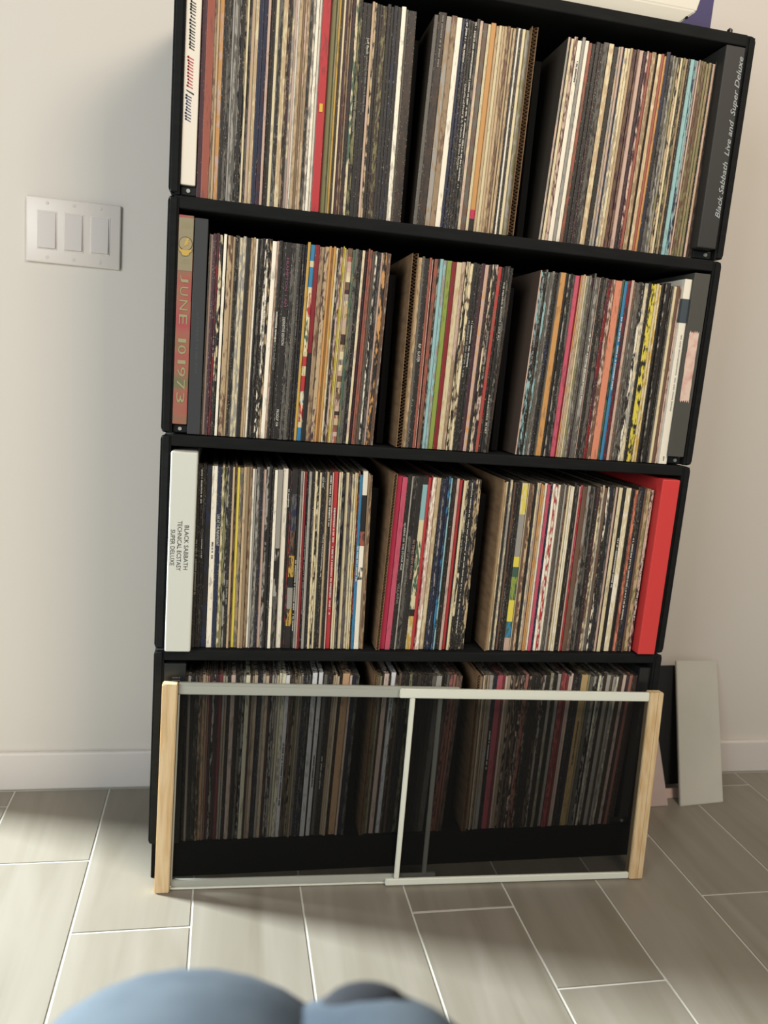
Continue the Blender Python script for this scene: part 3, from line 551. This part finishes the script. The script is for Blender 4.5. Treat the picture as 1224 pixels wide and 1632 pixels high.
pts += [(lx0 + (lx1 - lx0) * i / N_, lz1 + (.0025 if i % 2 else -.002) + rnd.uniform(-.001, .001)) for i in range(N_ + 1)]
pts += [(lx1 + rnd.uniform(-.0006, .0006), lz1 - (lz1 - lz0) * i / 8) for i in range(1, 8)]
pts += [(lx1 - (lx1 - lx0) * i / N_, lz0 + (.0025 if i % 2 else -.002) + rnd.uniform(-.001, .001)) for i in range(N_ + 1)]
pts += [(lx0 + rnd.uniform(-.0006, .0006), lz0 + (lz1 - lz0) * i / 8) for i in range(1, 8)]
poly('torn_label', pts, -.0008, mat('paper_peach', 'd9bfae', .8, noise=(60, (1, 1, 1), 'c98f86', .45, .75)), gt)
# third crate
tb = boxset('box_set', .0170, .0592, Z(3) + .0006, Z(3) + .0006 + .336, -.012, mat('box_offwhite', 'd5d5c9', .45), 'wide off-white box set lettered BLACK SABBATH TECHNICAL ECSTASY SUPER DELUXE', bev=.0025)
for s_, x_, z_, L, H_ in (('BLACK SABBATH', .0465, .6461, .0742, .0070), ('TECHNICAL ECSTASY', .0355, .6530, .0830, .0070), ('SUPER DELUXE', .0250, .6385, .0600, .0070)):
    text(s_, 'lettering', (x_, -.0124, z_), L, H_, M['ink_k'], tb, True)
rb = boxset('box_set', .8880, .9235, Z(3) + .0006, Z(3) + .0006 + .336, -.006, mat('box_coral_red', 'd23c3a', .5), 'wide plain bright red box set at the right end of the third crate', bev=.002)
# bottom crate
kb = boxset('box_set', .0172, .0535, Z(4) + .0006, Z(4) + .0006 + .337, .003, mat('box_nearblack', '1d1f20', .35), 'thick glossy black box set with tiny white print, left end of bottom crate')
text('MASTER OF', 'lettering', (kb.location.x - .004, .0025, .3780), .013, .0024, M['ink_g'], kb, 'flat'); text('MUSICIANS', 'lettering', (kb.location.x - .004, .0025, .3730), .013, .0024, M['ink_g'], kb, 'flat')
text('KRAUTROCK ARCHIVE', 'lettering', (kb.location.x + .004, .0025, .275), .062, .0045, M['ink_g'], kb, True)
k2 = boxset('box_set', .8975, .9240, Z(4) + .0157, Z(4) + .0157 + .316, .008, mat('box_gloss_black', '1e1f20', .3), 'glossy black box set standing at the right end of bottom crate', bev=.002)
link('lettering', marks((.55, .72), .012, 0, .32, -.0003, mat('ink_dim', '5a5a55', .6)), None, k2)
# bent worn sleeve end at the right of the top crate
# ------------------------------------------------------------------ adjustable window screen leaning on the bottom crate
A0, A1 = Vector((.0285, -.032, 0)), Vector((.908, -.063, 0))     # centres of the post feet
B0, B1 = Vector((.0295, -.0165, .377)), Vector((.9215, -.0215, .362))
Wd_ = (A1 - A0).length
def S(s, t, n):   # s metres along, t share of height, n metres towards the room
    k = s / Wd_; a = A0.lerp(A1, k); b = B0.lerp(B1, k); p = a.lerp(b, t)
    up = (b - a).normalized(); al = (A1 - A0).normalized(); nn = al.cross(up).normalized()
    if nn.y > 0: nn = -nn
    return p + nn * n
sc = empty('window_screen', (0, 0, 0)); tag(sc, 'adjustable sliding window screen with pine end posts and dark mesh, leaning on the bottom crate', 'window screen')
def sbar(name, s0, s1, t0, t1, n0, n1, m, bev=.0015, par=None):
    bm_ = bmesh.new(); vs = []
    for t in (t0, t1):
        for s, n in ((s0, n0), (s1, n0), (s1, n1), (s0, n1)): vs.append(bm_.verts.new(S(s, t, n)))
    for f in ((0, 3, 2, 1), (4, 5, 6, 7), (0, 1, 5, 4), (1, 2, 6, 5), (2, 3, 7, 6), (3, 0, 4, 7)): bm_.faces.new([vs[i] for i in f])
    if bev: bmesh.ops.bevel(bm_, geom=list(bm_.edges), offset=bev, segments=2, affect='EDGES')
    return link(name, finish(bm_, name), m, par or sc)
sbar('end_post', -.0125, .0125, .001, 1.0, -.009, .0095, M['wood'])
e2 = sbar('end_post', Wd_ - .013, Wd_ + .0145, .001, 1.0, -.0095, .010, M['wood'])
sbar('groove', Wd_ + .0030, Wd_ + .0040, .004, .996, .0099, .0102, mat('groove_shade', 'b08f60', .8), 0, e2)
# rear (left) frame
sbar('rail', .0130, .492, .945, .989, -.0085, -.0010, M['alu2']); sbar('rail', .0130, .500, .975, .998, -.0095, -.0030, M['alu2'], .001)
sbar('rail', .0130, .488, .012, .047, -.0085, -.0010, M['alu2']); sbar('rail', .0130, .480, .004, .010, -.0045, .0010, M['alu'], .0004)
sbar('stile', .462, .470, .04, .945, -.008, -.001, M['alu2'])
sbar('stile', .0130, .0160, .04, .945, -.008, -.001, M['alu2'], .0005)
sbar('mesh_panel', .015, .463, .035, .95, -.0052, -.0050, M['mesh'], 0)
# front (right) frame
sbar('rail', .389, Wd_ - .0135, .952, .998, .0005, .0085, M['alu'])
sbar('rail', .393, Wd_ - .0135, .003, .036, .0005, .0085, M['alu'])
sbar('stile', .4085, .4175, .036, .952, .001, .008, M['alu'])
sbar('mesh_panel', .415, Wd_ - .013, .03, .955, .0038, .0040, M['mesh'], 0)
# ------------------------------------------------------------------ things beside the crates on the right
def slab(name, P, th, m, label, cat, parent=None):
    """P = four corners (bl, br, tr, tl) of the face towards the room; thickness away from it"""
    P = [Vector(p) for p in P]; n = (P[1] - P[0]).cross(P[3] - P[0]).normalized()
    if n.y < 0: n = -n
    bm_ = bmesh.new(); a = [bm_.verts.new(p - P[0]) for p in P]; b = [bm_.verts.new(p - P[0] + n * th) for p in P]
    bm_.faces.new(a); bm_.faces.new(b[::-1])
    for i in range(4): bm_.faces.new((a[i], b[i], b[(i + 1) % 4], a[(i + 1) % 4]))
    bmesh.ops.bevel(bm_, geom=list(bm_.edges), offset=min(.0012, th * .3), segments=2, affect='EDGES')
    o = link(name, finish(bm_, name), m, None, P[0]); tag(o, label, cat); return o
slab('white_cardboard', [(1.152, .168, .0005), (1.270, .180, .0005), (1.2845, .304, .298), (1.1715, .297, .300)], .007, M['whitecard'], 'pale grey-white cardboard panel leaning on the wall right of the crates', 'cardboard')
slab('black_board', [(1.055, .222, .020), (1.185, .232, .020), (1.185, .306, .285), (1.065, .300, .285)], .004, M['blackcard'], 'flat black panel leaning on the wall behind the pale cardboard panel', 'panel')
slab('pink_sleeve', [(1.02, .196, .0005), (1.172, .204, .0005), (1.172, .214, .0195), (1.02, .206, .0195)], .016, M['pinkcard'], 'low pale pink carton on the floor under the flat black panel', 'carton')
slab('wrapped_record', [(.985, .166, .0005), (1.124, .172, .0005), (1.085, .215, .20), (.985, .210, .20)], .004, M['wrap'], 'shrink-wrapped pale pink record leaning by the right screen post', 'record')
# ------------------------------------------------------------------ on top of the topmost crate
zt = Z(0) + .0002 - .0012
bm_ = bmesh.new(); prof = [(.80, 0), (.828, .022), (.834, .05), (.834, .07)]
vs = []
for k, (xr, z_) in enumerate(prof):
    xl = .42 - (xr - .80); yf_ = .012 - (xr - .80) * .25
    vs.append([bm_.verts.new((x_, y_, z_)) for x_, y_ in ((xl, yf_), (xr, yf_), (xr, .118), (xl, .118))])
for a, b in zip(vs[:-1], vs[1:]):
    for i in range(4): bm_.faces.new((a[i], a[(i + 1) % 4], b[(i + 1) % 4], b[i]))
bm_.faces.new(vs[0][::-1]); bm_.faces.new(vs[-1])
bmesh.ops.bevel(bm_, geom=list(bm_.edges), offset=.002, segments=2, affect='EDGES')
wc = link('white_case', finish(bm_, 'white_case'), M['whiteplastic'], None, (0, 0, zt)); tag(wc, 'white case with a flared base on top of the topmost crate', 'case')
b_ = bmesh.new(); cyl(b_, (.8125, .0070, .0105), (0, 1, .3), .0022, .003, 10); link('screw', finish(b_, 'screw'), M['bolt'], wc)
box_ = box('purple_box', .700, .884, .0, .15, 0, .12, M['purple'], None, .0008, 1, None)
box_.data.transform(Matrix.Translation((-.785, 0, 0))); box_.location = (.785 + .042, .124, zt)
tag(box_, 'purple cardboard box on the topmost crate, right of the white case', 'box')
# ------------------------------------------------------------------ photographer's bent legs at the bottom edge
def skin(name, verts, edges, radii, m, root=0, parent=None, sub=3):
    me = bpy.data.meshes.new(name); me.from_pydata(verts, edges, []); o = bpy.data.objects.new(name, me); C.objects.link(o)
    md = o.modifiers.new('skin', 'SKIN'); md.use_smooth_shade = True
    sv = me.skin_vertices[0].data
    for i, r_ in enumerate(radii): sv[i].radius = (r_ if isinstance(r_, tuple) else (r_, r_)); sv[i].use_root = (i == root)
    s = o.modifiers.new('sub', 'SUBSURF'); s.levels = s.render_levels = sub
    bpy.context.view_layer.update()
    me2 = bpy.data.meshes.new_from_object(o.evaluated_get(bpy.context.evaluated_depsgraph_get())); bpy.data.objects.remove(o)
    for p in me2.polygons: p.use_smooth = True
    me2.materials.clear(); me2.materials.append(m); return link(name, me2, None, parent)
pe = empty('person', (0.12, -1.10, 0)); tag(pe, 'seated person at the bottom edge, only the knees in faded blue denim showing', 'person')
vv = [(.13, -1.46, .47), (.13, -1.50, .60), (.06, -1.40, .47), (.080, -1.13, .535), (.096, -.922, .514), (.092, -.880, .39), (.075, -.93, .20), (.07, -.95, .08),
      (.23, -1.40, .47), (.232, -1.14, .505), (.170, -.940, .520), (.195, -.895, .39), (.23, -.95, .19), (.23, -.97, .08)]
ee = [(0, 1), (0, 2), (2, 3), (3, 4), (4, 5), (5, 6), (6, 7), (0, 8), (8, 9), (9, 10), (10, 11), (11, 12), (12, 13)]
rr = [.14, .13, .105, .105, .122, .100, .074, .076, .10, .095, .098, .078, .070, .072]
vv = [(x - .12, y + 1.10, z) for x, y, z in vv]
tr = skin('trousers', vv, ee, rr, M['denim'], 0, pe)
for x_ in (.07, .23):
    bm_ = bmesh.new(); bmesh.ops.create_uvsphere(bm_, u_segments=20, v_segments=12, radius=1)
    for v in bm_.verts:
        z = v.co.z; v.co = Vector((x_ - .12 + v.co.x * .048 * (1 - .15 * v.co.y), .20 + v.co.y * .145, max(.001, .045 + z * (.05 if z > 0 else .045) * (1 - .3 * v.co.y))))
    link('shoe', finish(bm_, 'shoe', True), M['shoe'], pe)
bm_ = bmesh.new(); bmesh.ops.create_uvsphere(bm_, u_segments=20, v_segments=12, radius=1)
for v in bm_.verts: v.co = Vector((.190 - .12 + v.co.x * .028, -.930 + 1.10 + v.co.y * .022, .568 + v.co.z * .014))
link('dark_patch', finish(bm_, 'dark_patch', True), M['patch_dark'], pe)  # flattened near-black ellipsoid set on the trousers by the knees
for R in recs:   # small orange price sticker on the bright red record
    if R['row'] == 1 and R['st'] == 'L' and R['base'] == 'r' and 'obj' in R and R['t'] > .008:
        box('sticker', -.0026, .0026, -.0004, .0001, .1465, .1585, M['ink_y'], R['obj'], 0)
flush_texts()
